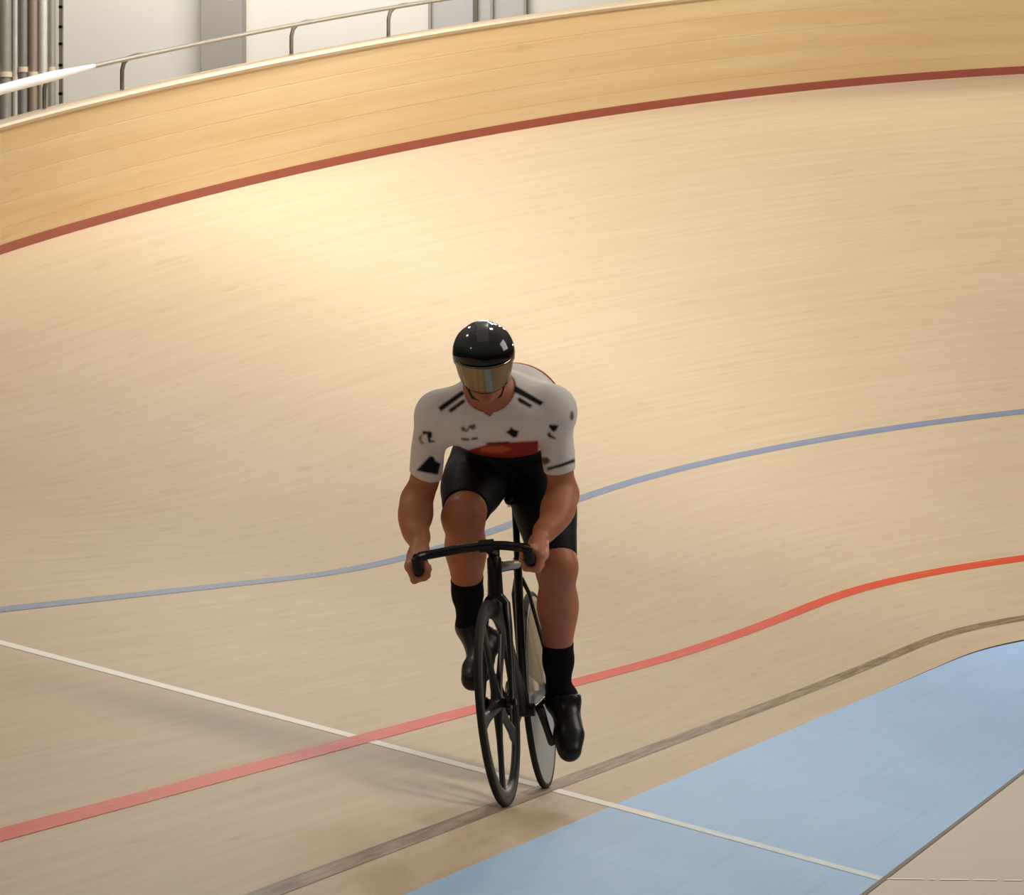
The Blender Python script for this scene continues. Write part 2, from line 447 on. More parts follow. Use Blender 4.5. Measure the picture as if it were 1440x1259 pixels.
# ------------------------------------------------------------------ distance fields -> smooth skin
class SDF:
    def __init__(s, h): s.h = h; s.p = []
    def cone(s, a, b, ra, rb, k=.02, flat=None):
        s.p.append(('c', np.array(a, float), np.array(b, float), ra, rb, k, flat)); return s
    def chain(s, pts, rs, k=.02):
        for i in range(len(pts)-1): s.cone(pts[i], pts[i+1], rs[i], rs[i+1], k)
        return s
    def ell(s, c, r, A=None, k=.02):
        if A is AH: r = np.array(r)*HS
        s.p.append(('e', np.array(c, float), np.array(r, float), np.eye(3) if A is None else np.array(A, float), 0, k, None)); return s
    def sub(s, c, r, A=None, k=.01):
        s.p.append(('s', np.array(c, float), np.array(r, float), np.eye(3) if A is None else np.array(A, float), 0, k, None)); return s
    def bounds(s, q):
        if q[0] == 'c':
            m = max(q[3], q[4]); return np.minimum(q[1], q[2])-m, np.maximum(q[1], q[2])+m
        m = max(q[2]); return q[1]-m, q[1]+m
    def box(s, pad=.03):
        return (np.min([s.bounds(q)[0] for q in s.p if q[0] != 's'], axis=0)-pad, np.max([s.bounds(q)[1] for q in s.p if q[0] != 's'], axis=0)+pad)
    def grid(s, grow=0.0, pad=.03, box=None):
        lo = np.min([s.bounds(q)[0] for q in s.p if q[0] != 's'], axis=0)-pad-grow
        hi = np.max([s.bounds(q)[1] for q in s.p if q[0] != 's'], axis=0)+pad+grow
        if box is not None: lo, hi = box
        n = np.ceil((hi-lo)/s.h).astype(int)+1
        F = np.full(n, .2, dtype=np.float32)
        for q in s.p:
            a, b = s.bounds(q); m = q[5]*1.3+grow+4*s.h
            i0 = np.clip(np.floor((a-m-lo)/s.h).astype(int), 0, n); i1 = np.clip(np.ceil((b+m-lo)/s.h).astype(int)+1, 0, n)
            if (i1 <= i0).any(): continue
            X = (lo[0]+s.h*np.arange(i0[0], i1[0]))[:, None, None].astype(np.float32)
            Y = (lo[1]+s.h*np.arange(i0[1], i1[1]))[None, :, None].astype(np.float32)
            Z = (lo[2]+s.h*np.arange(i0[2], i1[2]))[None, None, :].astype(np.float32)
            if q[0] == 'c':
                d = q[2]-q[1]; L = float(d @ d)+1e-12
                px, py, pz = X-q[1][0], Y-q[1][1], Z-q[1][2]
                t = np.clip((px*d[0]+py*d[1]+pz*d[2])/L, 0, 1)
                D = np.sqrt((px-t*d[0])**2+(py-t*d[1])**2+(pz-t*d[2])**2) - (q[3]+(q[4]-q[3])*t)
            else:
                A = q[3]; px, py, pz = X-q[1][0], Y-q[1][1], Z-q[1][2]
                L = [(px*A[i][0]+py*A[i][1]+pz*A[i][2]) for i in range(3)]
                k0 = np.sqrt(sum((L[i]/q[2][i])**2 for i in range(3)))
                k1 = np.sqrt(sum((L[i]/q[2][i]**2)**2 for i in range(3)))+1e-9
                D = k0*(k0-1)/k1
            sl_ = (slice(i0[0], i1[0]), slice(i0[1], i1[1]), slice(i0[2], i1[2]))
            G = F[sl_]; k = q[5]
            if q[0] == 's':
                h_ = np.maximum(k-np.abs(G+D), 0)/k; F[sl_] = np.maximum(G, -D)+h_*h_*k*.25
            else:
                h_ = np.maximum(k-np.abs(G-D), 0)/k; F[sl_] = np.minimum(G, D)-h_*h_*k*.25
        return lo, F
    def coords(s, lo, F):
        return [(lo[i]+s.h*np.arange(F.shape[i])).reshape([-1 if j == i else 1 for j in range(3)]) for i in range(3)]

def nets(lo, h, F):
    """surface nets"""
    I = F < 0
    n = np.array(F.shape)
    c = np.zeros(n-1, dtype=np.int8)
    sl2 = [(slice(0, -1), slice(1, None))[b] for b in (0, 1)]
    for i in (0, 1):
        for j in (0, 1):
            for k in (0, 1): c += I[sl2[i], sl2[j], sl2[k]]
    act = np.argwhere((c > 0) & (c < 8)).astype(np.int32)
    cor = np.array([[i, j, k] for i in (0, 1) for j in (0, 1) for k in (0, 1)])
    val = np.stack([F[act[:, 0]+a, act[:, 1]+b, act[:, 2]+d] for a, b, d in cor], 1)
    acc = np.zeros((len(act), 3)); cnt = np.zeros(len(act))
    for a in range(8):
        for b in range(a+1, 8):
            if np.abs(cor[a]-cor[b]).sum() != 1: continue
            va, vb = val[:, a], val[:, b]; m = (va < 0) != (vb < 0)
            t = np.where(m, va/np.where(m, va-vb, 1), 0)
            p = cor[a]+t[:, None]*(cor[b]-cor[a])
            acc[m] += p[m]; cnt[m] += 1
    V = lo+h*(act+acc/cnt[:, None])
    idx = np.full(n-1, -1, dtype=np.int32); idx[act[:, 0], act[:, 1], act[:, 2]] = np.arange(len(act))
    Q = []
    for ax in range(3):
        o1, o2 = [(1, 2), (2, 0), (0, 1)][ax]
        s0 = [slice(None)]*3; s1 = [slice(None)]*3; s0[ax] = slice(0, -1); s1[ax] = slice(1, None)
        A = I[tuple(s0)]; B = I[tuple(s1)]
        for flip, mm in ((False, A & ~B), (True, ~A & B)):
            e = np.argwhere(mm)
            e = e[(e[:, o1] > 0) & (e[:, o2] > 0) & (e[:, o1] < n[o1]-1) & (e[:, o2] < n[o2]-1)]
            q = []
            for d1, d2 in ((-1, -1), (0, -1), (0, 0), (-1, 0)):
                g = e.copy(); g[:, o1] += d1; g[:, o2] += d2; q.append(idx[g[:, 0], g[:, 1], g[:, 2]])
            q = np.stack(q, 1)
            Q.append(q[:, ::-1] if flip else q)
    Q = np.concatenate(Q)
    return V, Q[(Q >= 0).all(1)]

def relax(V, Q, it=2, w=.5):
    for _ in range(it):
        S = np.zeros_like(V); n = np.zeros(len(V))
        for a in range(4):
            for b in ((a+1) % 4, (a-1) % 4):
                np.add.at(S, Q[:, a], V[Q[:, b]]); np.add.at(n, Q[:, a], 1)
        V = V*(1-w)+w*S/np.maximum(n, 1)[:, None]
    return V

def vnormals(V, Q):
    fn = np.cross(V[Q[:, 2]]-V[Q[:, 0]], V[Q[:, 3]]-V[Q[:, 1]])
    N = np.zeros_like(V)
    for a in range(4): np.add.at(N, Q[:, a], fn)
    return N/(np.linalg.norm(N, axis=1)[:, None]+1e-12)

def fast_obj(name, V, Q, mat, parent=None, loc=None, colors=None):
    me = bpy.data.meshes.new(name)
    L = V if loc is None else V-np.asarray(loc)
    me.vertices.add(len(L)); me.vertices.foreach_set('co', L.astype(np.float32).ravel())
    me.loops.add(len(Q)*4); me.loops.foreach_set('vertex_index', Q.astype(np.int32).ravel())
    me.polygons.add(len(Q)); me.polygons.foreach_set('loop_start', np.arange(0, len(Q)*4, 4, dtype=np.int32))
    me.polygons.foreach_set('use_smooth', [True]*len(Q))
    me.update(calc_edges=True); me.validate()
    if mat: me.materials.append(mat)
    if colors is not None:
        ca = me.color_attributes.new('paint', 'FLOAT_COLOR', 'POINT')
        ca.data.foreach_set('color', np.concatenate([colors, np.ones((len(colors), 1))], 1).astype(np.float32).ravel())
    o = bpy.data.objects.new(name, me); C.objects.link(o)
    if parent: o.parent = parent
    if loc is not None and parent is None: o.location = tuple(loc)
    return o

def painted(name, rough, spec=.4, bump=0):
    m, nt, b = nodes(name)
    a = nt.nodes.new('ShaderNodeVertexColor'); a.layer_name = 'paint'
    f = noise(nt, 40, mapping(nt, (1, 1, 1), 'Object'))
    nt.links.new(mixrgb(nt, a.outputs[0], ramp(nt, f, [(.3, (.93, .93, .93, 1)), (.7, (1, 1, 1, 1))]), 1.0, 'MULTIPLY'), b.inputs['Base Color'])
    b.inputs['Roughness'].default_value = rough; b.inputs['Specular IOR Level'].default_value = spec
    return m

def unit(v): v = np.asarray(v, float); return v/np.linalg.norm(v)

# ------------------------------------------------------------------ pose (columns/rows of the figure and metres ahead of the rear axle)
J = dict(
    shR=W(618, 584, .70), elR=W(585, 704, .60), wrR=W(590, 773, .80),
    shL=W(776, 577, .66), elL=W(793, 695, .57), wrL=W(757, 764, .79),
    hipR=W(676, 648, .19), knR=W(652, 728, .60), anR=W(660, 880, .40),
    hipL=W(752, 645, .17), knL=W(783, 797, .36), anL=W(786, 985, .20),
)
pelvis = W(716, 640, .16); belly = W(716, 606, .32); mid = W(722, 576, .45); chest = W(702, 582, .60)
neckb = W(690, 556, .69)
axT = unit(neckb-pelvis); latT = unit(J['shL']-J['shR']); thT = unit(np.cross(axT, latT)); latT = unit(np.cross(thT, axT))
if thT[2] < 0: thT = -thT
AT = [latT, thT, axT]

# head frame: forward, left, up
yaw, pit, rol = R(10), R(24), R(4)
hf = unit(DF*math.cos(yaw)+LF*math.sin(yaw)); hl = unit(np.cross([0, 0, 1], hf)); hu = np.cross(hf, hl)
hf2 = hf*math.cos(pit)-hu*math.sin(pit); hu2 = hu*math.cos(pit)+hf*math.sin(pit)
hl2 = hl*math.cos(rol)+hu2*math.sin(rol); hu2 = hu2*math.cos(rol)-hl*math.sin(rol)
HC = W(681, 509, .80)
AH = [hf2, hl2, hu2]
HS = .90
def hd(f, l, u): return HC+(hf2*f+hl2*l+hu2*u)*HS

# hands: each closes round the drop of the bar
GR = dict(R=W(592, 800, .885), L=W(748, 786, .875))
def hand(S, side, prec=1.0):
    """side = +1 rider's left, -1 right"""
    G = GR['L' if side > 0 else 'R']; wr = J['wrL' if side > 0 else 'wrR']
    a = unit(DF*.97-UP0*.12); o = unit(LFB*side); n = np.cross(a, o); o = unit(o-a*(o @ a)); n = unit(n if n[2] > 0 else -n)
    def pol(x, ang, r): return G+a*x+(o*math.cos(R(ang))+n*math.sin(R(ang)))*r
    # palm: from the wrist to the row of knuckles on the outside of the bar
    for x, ang, r0 in ((.026, 22, .019), (.006, 18, .020), (-.016, 14, .019), (-.034, 8, .017)):
        S.cone(wr*.72+pol(x, 40, .03)*.28, pol(x, ang, .031), .019, r0*.9, .016)
    S.cone(wr, wr*.5+pol(-.01, 45, .034)*.5, .027, .024, .02)
    # four fingers of unequal length curling under and up the inside
    for x, rr_, ln in ((.036, .0102, 1.0), (.013, .0106, 1.06), (-.010, .0102, 1.0), (-.031, .0088, .86)):
        p = [pol(x*.9, 20, .034), pol(x, -58*ln, .0345), pol(x, -125*ln, .0290), pol(x*.98, -188*ln, .0245)]
        S.cone(p[0], p[1], rr_*1.08, rr_, .004).cone(p[1], p[2], rr_, rr_*.94, .004).cone(p[2], p[3], rr_*.94, rr_*.8, .004)
        S.ell(p[1], [rr_*1.12]*3, None, .004)
    # thumb off the side of the palm, over the top and down the inside
    t = [wr*.45+pol(.0, 60, .030)*.55, pol(.022, 82, .034), pol(.040, 128, .031), pol(.050, 170, .027)]
    S.cone(t[0], t[1], .0165, .0135, .012).cone(t[1], t[2], .0125, .0112, .005).cone(t[2], t[3], .0112, .0088, .005)

def limbs_arm(S, side, g=0.0, upper_only=False):
    q = 'L' if side > 0 else 'R'
    sh, el, wr = J['sh'+q], J['el'+q], J['wr'+q]
    u = unit(el-sh)
    S.cone(sh, el, .043+g, .036+g, .03)
    S.ell(sh*.97+el*.03+UP0*.004, [.062+g, .062+g, .070+g], None, .045)        # deltoid
    bi = unit(np.cross(u, LF*side)); bi = bi if bi @ DF > 0 else -bi
    S.ell(sh*.48+el*.52+bi*.014, [.036+g, .041+g, .095+g], [LF, np.cross(u, LF), u], .03)   # biceps
    S.ell(sh*.45+el*.55-bi*.018, [.032+g, .037+g, .10+g], [LF, np.cross(u, LF), u], .03)   # triceps
    if upper_only: return
    v = unit(wr-el)
    S.cone(el, el*.72+wr*.28, .0365, .038, .04).cone(el*.72+wr*.28, el*.25+wr*.75, .038, .029, .04).cone(el*.25+wr*.75, wr, .029, .0255, .03)
    S.ell(el*.72+wr*.28+LF*side*.012, [.033, .034, .095], [LF, np.cross(v, LF), v], .05)
    hand(S, side)

def torso(S, g=0.0):
    S.ell(chest, [.148+g, .118+g, .17+g], AT, .05)
    S.ell(mid+thT*.004, [.150+g, .132+g, .17+g], AT, .06)
    S.ell(belly, [.140+g, .118+g, .17+g], AT, .06)
    S.ell(pelvis, [.160+g, .120+g, .13+g], AT, .06)
    for q in 'RL':
        sh = J['sh'+q]
        S.cone(neckb+axT*-.02, sh+axT*-.01, .062+g, .060+g, .05)
        S.ell(sh*.5+chest*.5-thT*.045+axT*.03, [.085+g, .055+g, .075+g], AT, .04)     # pectoral
        S.cone(sh*.72+mid*.28-axT*.02, belly+latT*(.05 if q == 'L' else -.05), .075+g, .08+g, .05)    # flank

def legs_upper(S, side, g=0.0):
    q = 'L' if side > 0 else 'R'
    hp, kn = J['hip'+q], J['kn'+q]
    S.cone(hp, hp*.5+kn*.5, .090+g, .080+g, .04).cone(hp*.5+kn*.5, kn, .080+g, .061+g, .04)
    m = hp*.45+kn*.55; u = unit(kn-hp); fr = unit(UP0-u*(UP0 @ u)) if side < 0 else unit(DF-u*(DF @ u))
    S.ell(m+fr*.022+LF*side*.002, [.074+g, .078+g, .16+g], [np.cross(u, fr), fr, u], .04)
    S.ell(hp*.75+kn*.25-fr*.015, [.094+g, .09+g, .14+g], [np.cross(u, fr), fr, u], .04)
    # vastus above the knee
    S.ell(hp*.22+kn*.78-LF*side*.022+fr*.018, [.045+g, .045+g, .075+g], [np.cross(u, fr), fr, u], .03)

def legs_lower(S, side, g=0.0):
    q = 'L' if side > 0 else 'R'
    kn, an = J['kn'+q], J['an'+q]; u = unit(an-kn)
    bk = -unit(DF-u*(DF @ u)); sd = unit(np.cross(u, bk))
    S.ell(kn-bk*.012, [.055, .055, .06], [sd, bk, u], .03)                      # knee cap
    S.cone(kn, kn*.7+an*.3, .056, .055, .03).cone(kn*.7+an*.3, kn*.3+an*.7, .055, .040, .03).cone(kn*.3+an*.7, an, .040, .034, .03)
    S.ell(kn*.68+an*.32+bk*.026+sd*.014, [.043, .045, .105], [sd, bk, u], .03)   # calf heads
    S.ell(kn*.70+an*.30+bk*.026-sd*.016, [.043, .045, .10], [sd, bk, u], .03)
    S.ell(kn*.6+an*.4-bk*.016, [.035, .03, .14], [sd, bk, u], .03)

# crank and pedals in the bike frame
BBF, BBZ = .388, .284
CA = R(47)
PED = dict(R=(BBF+.165*math.cos(CA), -.125, BBZ+.165*math.sin(CA)), L=(BBF-.165*math.cos(CA), .125, BBZ-.165*math.sin(CA)))
def foot_frame(q):
    """toe direction and sole normal"""
    an = J['an'+q]; ped = bw(PED[q])
    pitch = R(-50) if q == 'L' else R(-30)
    t = DF*math.cos(pitch)+UP0*math.sin(pitch); t = unit(t+LF*(.10 if q == 'L' else -.16))
    nn = unit(UP0-t*(UP0 @ t)); sd = np.cross(nn, t)
    return an, ped, t, nn, sd
def foot(S, q, g=0.0):
    an, ped, t, nn, sd = foot_frame(q)
    ball = ped+nn*.032; heel = ball-t*.155+nn*.012; toe = ball+t*.062-nn*.004
    S.cone(heel, ball, .031+g, .036+g, .02).cone(ball, toe, .036+g, .027+g, .02)
    S.cone(ball+sd*.014, toe+sd*.012-t*.008, .030+g, .023+g, .02).cone(ball-sd*.014, toe-sd*.010-t*.018, .028+g, .022+g, .02)
    S.cone(an, heel+t*.03+nn*.012, .038+g, .036+g, .025).cone(an-t*.0+nn*-.01, ball-t*.04+nn*.006, .034+g, .031+g, .03)

# ------------------------------------------------------------------ the body: one continuous skin
S = SDF(.004)
torso(S)
for sd_ in (-1, 1):
    limbs_arm(S, sd_); legs_upper(S, sd_); legs_lower(S, sd_)
for q in 'RL': foot(S, q, -.006)
# neck and head
S.chain([neckb-axT*.02, neckb*.5+hd(-.03, 0, -.075)*.5, hd(-.025, 0, -.06)], [.066, .060, .060], .03)
for s_ in (-1, 1): S.cone(hd(-.055, s_*.05, -.03), neckb-hl2*0+LF*s_*.03+DF*.03, .018, .022, .02)
S.ell(hd(-.015, 0, .03), [.098, .076, .085], AH, .02)           # cranium
S.ell(hd(.03, 0, -.035), [.062, .060, .075], AH, .03)           # face
S.ell(hd(.045, 0, -.088), [.042, .045, .030], AH, .025)         # jaw
S.ell(hd(.078, 0, -.103), [.020, .022, .016], AH, .014)         # chin
S.cone(hd(.086, 0, .005), hd(.112, 0, -.036), .009, .012, .010) # nose
for s_ in (-1, 1):
    S.ell(hd(.104, s_*.012, -.038), [.010, .008, .008], AH, .006)
    S.cone(hd(.085, s_*.012, .020), hd(.072, s_*.044, .016), .010, .009, .010)   # brow
    S.ell(hd(.062, s_*.046, -.030), [.022, .018, .016], AH, .015)                # cheek bone
    S.ell(hd(-.012, s_*.076, -.010), [.018, .008, .030], AH, .006)               # ear
    S.sub(hd(.098, s_*.032, .001), [.014, .017, .011], AH, .010)                 # eye socket
    S.ell(hd(.076, s_*.031, .000), [.012, .012, .012], AH, .002)                 # eye
S.cone(hd(.094, -.018, -.064), hd(.094, .018, -.064), .0058, .0058, .004)        # lips
S.cone(hd(.092, -.016, -.074), hd(.092, .016, -.074), .0068, .0068, .004)
S.sub(hd(.101, 0, -.0685), [.008, .020, .0016], AH, .003)
lo, F = S.grid()
V, Q = nets(lo, S.h, F); V = relax(V, Q, 2, .45)
N = vnormals(V, Q)
skin = np.tile(np.array(lin('c07a5a')[:3]), (len(V), 1))
def near(P, r): return np.clip(1.4-np.linalg.norm(V-P, axis=1)/r, 0, 1)[:, None]
for q in 'RL':
    w_ = near(J['kn'+q], .07)*.35; skin = skin*(1-w_)+w_*np.array(lin('b05f45')[:3])
    w_ = near(GR[q], .07)*.5; skin = skin*(1-w_)+w_*np.array(lin('cf8f74')[:3])
w_ = near(hd(.09, 0, -.07), .02)*.6; skin = skin*(1-w_)+w_*np.array(lin('9a4038')[:3])
for s_ in (-1, 1):
    w_ = (np.linalg.norm(V-hd(.0765, s_*.031, 0), axis=1) < .0125)[:, None]*1.0; skin = skin*(1-w_)+w_*np.array(lin('e8e2da')[:3])
    w_ = (np.linalg.norm(V-hd(.0885, s_*.031, 0), axis=1) < .0055)[:, None]*1.0; skin = skin*(1-w_)+w_*np.array(lin('2a1c14')[:3])
M['skin'] = painted('skin', .5, .4)
M['skin'].node_tree.nodes['Principled BSDF'].inputs['Subsurface Weight'].default_value = .0
ORG = RC+DF*.2
cyc = fast_obj('cyclist', V, Q, M['skin'], None, ORG, skin)
tag(cyc, 'person in a white and black race kit and black helmet gripping low bars mid-ride', 'person')

# ------------------------------------------------------------------ clothing
def sheet(P, poly):
    """which points project inside a polygon of the picture (for placing printed marks)"""
    X, Y = proj(P); ins = np.zeros(len(P), bool); n = len(poly)
    for i in range(n):
        (x0, y0), (x1, y1) = poly[i], poly[(i+1) % n]
        c = ((y0 > Y) != (y1 > Y)); t = x0+(Y-y0)*(x1-x0)/((y1-y0) if y1 != y0 else 1e-9)
        ins ^= c & (X < t)
    return ins
def cover(P, poly):
    acc = np.zeros(len(P)); k = 0
    for dx in (-1.1, 0, 1.1):
        for dy in (-1.1, 0, 1.1):
            acc += sheet(P, [(a+dx, b+dy) for a, b in poly]); k += 1
    return acc/k
def shade_in(cols, m, col): cols[m] = np.array(lin(col)[:3])

S = SDF(.0035); g = .005
torso(S, g); limbs_arm(S, -1, g, True); limbs_arm(S, 1, g, True)
lo, F = S.grid()
X, Y, Z = S.coords(lo, F)
def plane(p, n): return (X-p[0])*n[0]+(Y-p[1])*n[1]+(Z-p[2])*n[2]
for q, t in (('R', .69), ('L', .71)):
    sh, el = J['sh'+q], J['el'+q]; n = unit(el-sh); p = sh*(1-t)+el*t
    dist = np.sqrt((X-p[0])**2+(Y-p[1])**2+(Z-p[2])**2)
    cut = np.where(dist < .17, plane(p, n), -1)
    F = np.maximum(F, cut)
# waist: everything behind the hem is shorts
hem = W(716, 600, .43)
F = np.maximum(F, plane(hem, -axT))
# neckline
def ccone(a, b, ra, rb):
    d = b-a; L = d @ d; px, py, pz = X-a[0], Y-a[1], Z-a[2]
    t = np.clip((px*d[0]+py*d[1]+pz*d[2])/L, 0, 1)
    return np.sqrt((px-t*d[0])**2+(py-t*d[1])**2+(pz-t*d[2])**2)-(ra+(rb-ra)*t)
F = np.maximum(F, -ccone(W(688, 584, .82), W(688, 543, .76), .006, .080))
F = np.maximum(F, -ccone(W(688, 545, .76), W(688, 520, .78), .078, .078))
for f_ in (.64, .68, .72, .76, .80, .84, .88): F = np.maximum(F, -ccone(W(688, 590, f_), W(688, 556, f_), .003, .062))
V, Q = nets(lo, S.h, F.astype(np.float32)); V = relax(V, Q, 2, .4); N = vnormals(V, Q)
cols = np.tile(np.array(lin('efe9e8')[:3]), (len(V), 1))
armd0 = np.minimum(*[np.linalg.norm(V-(J['sh'+q]*.5+J['el'+q]*.5), axis=1) for q in 'RL'])
front = np.einsum('ij,ij->i', N, CAM-V) > 0
t_ax = (V-hem) @ axT
th_ = (V-hem) @ thT
t_ax = t_ax - .58*np.maximum(th_, 0)
# bands round the hem
armd = np.minimum(*[np.linalg.norm(V-(J['sh'+q]*.5+J['el'+q]*.5), axis=1) for q in 'RL'])
tor = armd > .15
shade_in(cols, tor & (t_ax < .056), 'd2803a')
shade_in(cols, tor & (t_ax < .048), 'a8301f')
shade_in(cols, tor & (t_ax < .012), '141214')
up_ = np.minimum(*[np.linalg.norm(V-J['wr'+q], axis=1) for q in 'RL'])
def mark(poly, col):
    c = (cover(V, poly)*front)[:, None]; cols[:] = cols*(1-c)+c*np.array(lin(col)[:3])
# shoulder stripes
mark([(616, 573), (650, 549), (654, 554), (620, 579)], '17120f')
mark([(630, 577), (652, 561), (655, 565), (634, 581)], '2a231e')
mark([(720, 543), (726, 543), (765, 566), (760, 571), (722, 551)], '17120f')
mark([(727, 560), (731, 559), (749, 570), (746, 574), (730, 566)], '2a2a26')
# red band low on the chest with darker edge
mark([(655, 634), (690, 624), (720, 622), (757, 620), (757, 637), (735, 646), (700, 648), (664, 644)], 'a8301f')
mark([(676, 629), (706, 627), (722, 632), (704, 637), (676, 635)], 'cc6a3a')
mark([(683, 622.5), (716, 621), (716, 625), (684, 626)], '6d1d14')
# chest lettering, too small to read: two short grey words
mark([(648, 602), (652, 599), (656, 605), (660, 598), (668, 596), (669, 602), (665, 605), (661, 602), (657, 608), (649, 606)], '6e655c')
mark([(649, 616), (660, 617), (660, 620), (648, 619)], '3a332e')
mark([(663, 616), (672, 615), (672, 618), (663, 619)], '3a332e')
# small crest on the other side
mark([(719, 600), (722, 604), (730, 606), (728, 611), (727, 615), (722, 616), (714, 610), (711, 608), (716, 605)], '15110f')
# sleeve emblems
mark([(594, 606), (607, 607), (608, 613), (605, 619), (612, 620), (611, 622), (603, 623), (601, 616), (600, 610), (594, 612)], '17120f')
mark([(588, 616), (592, 611), (594, 613), (592, 619), (597, 624), (592, 625)], '8c8173')
mark([(772, 597), (786, 598), (783, 604), (779, 608), (775, 605), (772, 601)], '17120f')
mark([(769, 610), (773, 607), (775, 612), (782, 616), (780, 618), (771, 615)], '2a2420')
# sleeve ends
mark([(585, 662), (604, 642), (610, 642), (612, 648), (620, 652), (616, 668), (604, 666)], '15110f')
mark([(769, 658), (790, 652), (808, 645), (809, 650), (792, 656), (770, 662)], '241f1b')
mark([(760, 644), (770, 643), (774, 648), (770, 653), (764, 654)], '6a5f54')
mark([(803, 578), (806, 579), (807, 588), (804, 592), (801, 588)], '6f6450')
M['jersey'] = painted('jersey_cloth', .75, .2)
jer = fast_obj('race_jersey', V-ORG, Q, M['jersey'], cyc, None, cols)
tag(jer, 'white short sleeved race jersey with black marks and a red band')

S = SDF(.004); g = .005
torso(S, g); legs_upper(S, -1, g); legs_upper(S, 1, g)
bx_ = S.box(); lo, F = S.grid(box=bx_); X, Y, Z = S.coords(lo, F)
F = np.maximum(F, plane(hem+axT*.004, axT))
S2 = SDF(.004); legs_upper(S2, -1, g); legs_upper(S2, 1, g)
F = np.minimum(F, S2.grid(box=bx_)[1])
pR = W(652, 700, .56); pL = W(785, 780, .37)
for q, p in (('R', J['hipR']*.10+J['knR']*.90), ('L', J['hipL']*.06+J['knL']*.94)):
    n = unit(J['kn'+q]-J['hip'+q]); 
    dist = np.sqrt((X-p[0])**2+(Y-p[1])**2+(Z-p[2])**2)
    F = np.maximum(F, np.where(dist < .16, plane(p, n), -1))
V, Q = nets(lo, S.h, F.astype(np.float32)); V = relax(V, Q, 2, .4)
M['shorts'] = plain('black_lycra', '0c0c0d', .6, vary=.1, spec=.25)
fast_obj('race_shorts', V-ORG, Q, M['shorts'], cyc)
M['sock'] = plain('black_sock', '101010', .85, vary=.15, spec=.15)
M['shoe'] = plain('shoe_black', '0a0908', .35, vary=.2, spec=.4)
M['buckle'] = plain('buckle_silver', 'b9b0a8', .3, .4)
for q, sd_, t in (('R', -1, .56), ('L', 1, .57)):
    kn, an = J['kn'+q], J['an'+q]
    S = SDF(.003); legs_lower(S, sd_)
    _, ped, tt, nn, sdv = foot_frame(q)
    foot(S, q, -.006)
    for k_ in range(len(S.p)):
        e = list(S.p[k_])
        if e[0] == 'c': e[3] += .0035; e[4] += .0035
        else: e[2] = e[2]+.0035
        S.p[k_] = tuple(e)
    lo, F = S.grid(); X, Y, Z = S.coords(lo, F)
    n = unit(an-kn); p = kn*(1-t)+an*t
    F = np.maximum(F, plane(p, -n))
    V, Q = nets(lo, S.h, F.astype(np.float32)); V = relax(V, Q, 1, .4)
    fast_obj('sock', V-ORG, Q, M['sock'], cyc)
    S = SDF(.003); foot(S, q, .003)
    lo, F = S.grid(); X, Y, Z = S.coords(lo, F)
    an_, ped, tt, nn, sdv = foot_frame(q)
    F = np.maximum(F, plane(an+UP0*.022, UP0))
    F = np.maximum(F, -plane(ped+nn*.004, nn))
    V, Q = nets(lo, S.h, F.astype(np.float32)); V = relax(V, Q, 1, .4)
    sh_ = fast_obj('cycling_shoe', V-ORG, Q, M['shoe'], cyc)
    c_ = ped+nn*.066-tt*.03
    b_ = MB(); b_.sweep([c_-sdv*.0-ORG+nn*k for k in (0, .006, .008)], [.011, .010, .004], 16).build('buckle', M['buckle'], sh_)

# helmet
S = SDF(.0025)
S.ell(hd(-.022, 0, .028), [.128, .097, .088], AH, .01)
S.ell(hd(.02, 0, .022), [.092, .094, .080], AH, .03)
for s_ in (-1, 1): S.ell(hd(-.015, s_*.035, .042), [.110, .060, .064], AH, .03)
S.cone(hd(-.13, 0, .03), hd(-.16, 0, .0), .05, .03, .05)
lo, F = S.grid(); X, Y, Z = S.coords(lo, F)
n_ = unit(hu2*1.0+hf2*.22)
inner = SDF(.0025)
F2 = np.maximum(F, -(F+.016))
F2 = np.maximum(F2, -plane(hd(.09, 0, .018), unit(hu2-hf2*.12)))
V, Q = nets(lo, S.h, F2.astype(np.float32)); V = relax(V, Q, 1, .4)
M['helmet'] = plain('helmet_gloss_black', '050505', .09, vary=0, spec=.45, coat=.3)
M['ridge'] = plain('helmet_ridge_sheen_grey', '4a4644', .22, vary=.05, spec=.6)  # reflected light on the black ridge, put into a grey base colour
hel = fast_obj('helmet', V-ORG, Q, M['helmet'], cyc)
tag(hel, 'glossy black track helmet with a raised centre ridge')
sec = []
for k in range(15):
    a = R(22+k*9.5)
    cx, cz = -.022+.128*math.cos(a), .028+.090*math.sin(a)
    nx_, nz_ = math.cos(a)/.128, math.sin(a)/.090; L = math.hypot(nx_, nz_); nx_, nz_ = nx_/L, nz_/L
    hgt = .010*math.sin(math.pi*min(1, (k+1)/6)/2)
    w0, w1 = .027, .020
    sec.append([hd(cx+nx_*hh, ww, cz+nz_*hh)-ORG for ww, hh in ((-w0, -.012), (-w1, hgt*.9), (-w1*.5, hgt), (w1*.5, hgt), (w1, hgt*.9), (w0, -.012))])
MB().loft(sec).build('helmet_ridge', M['ridge'], hel)
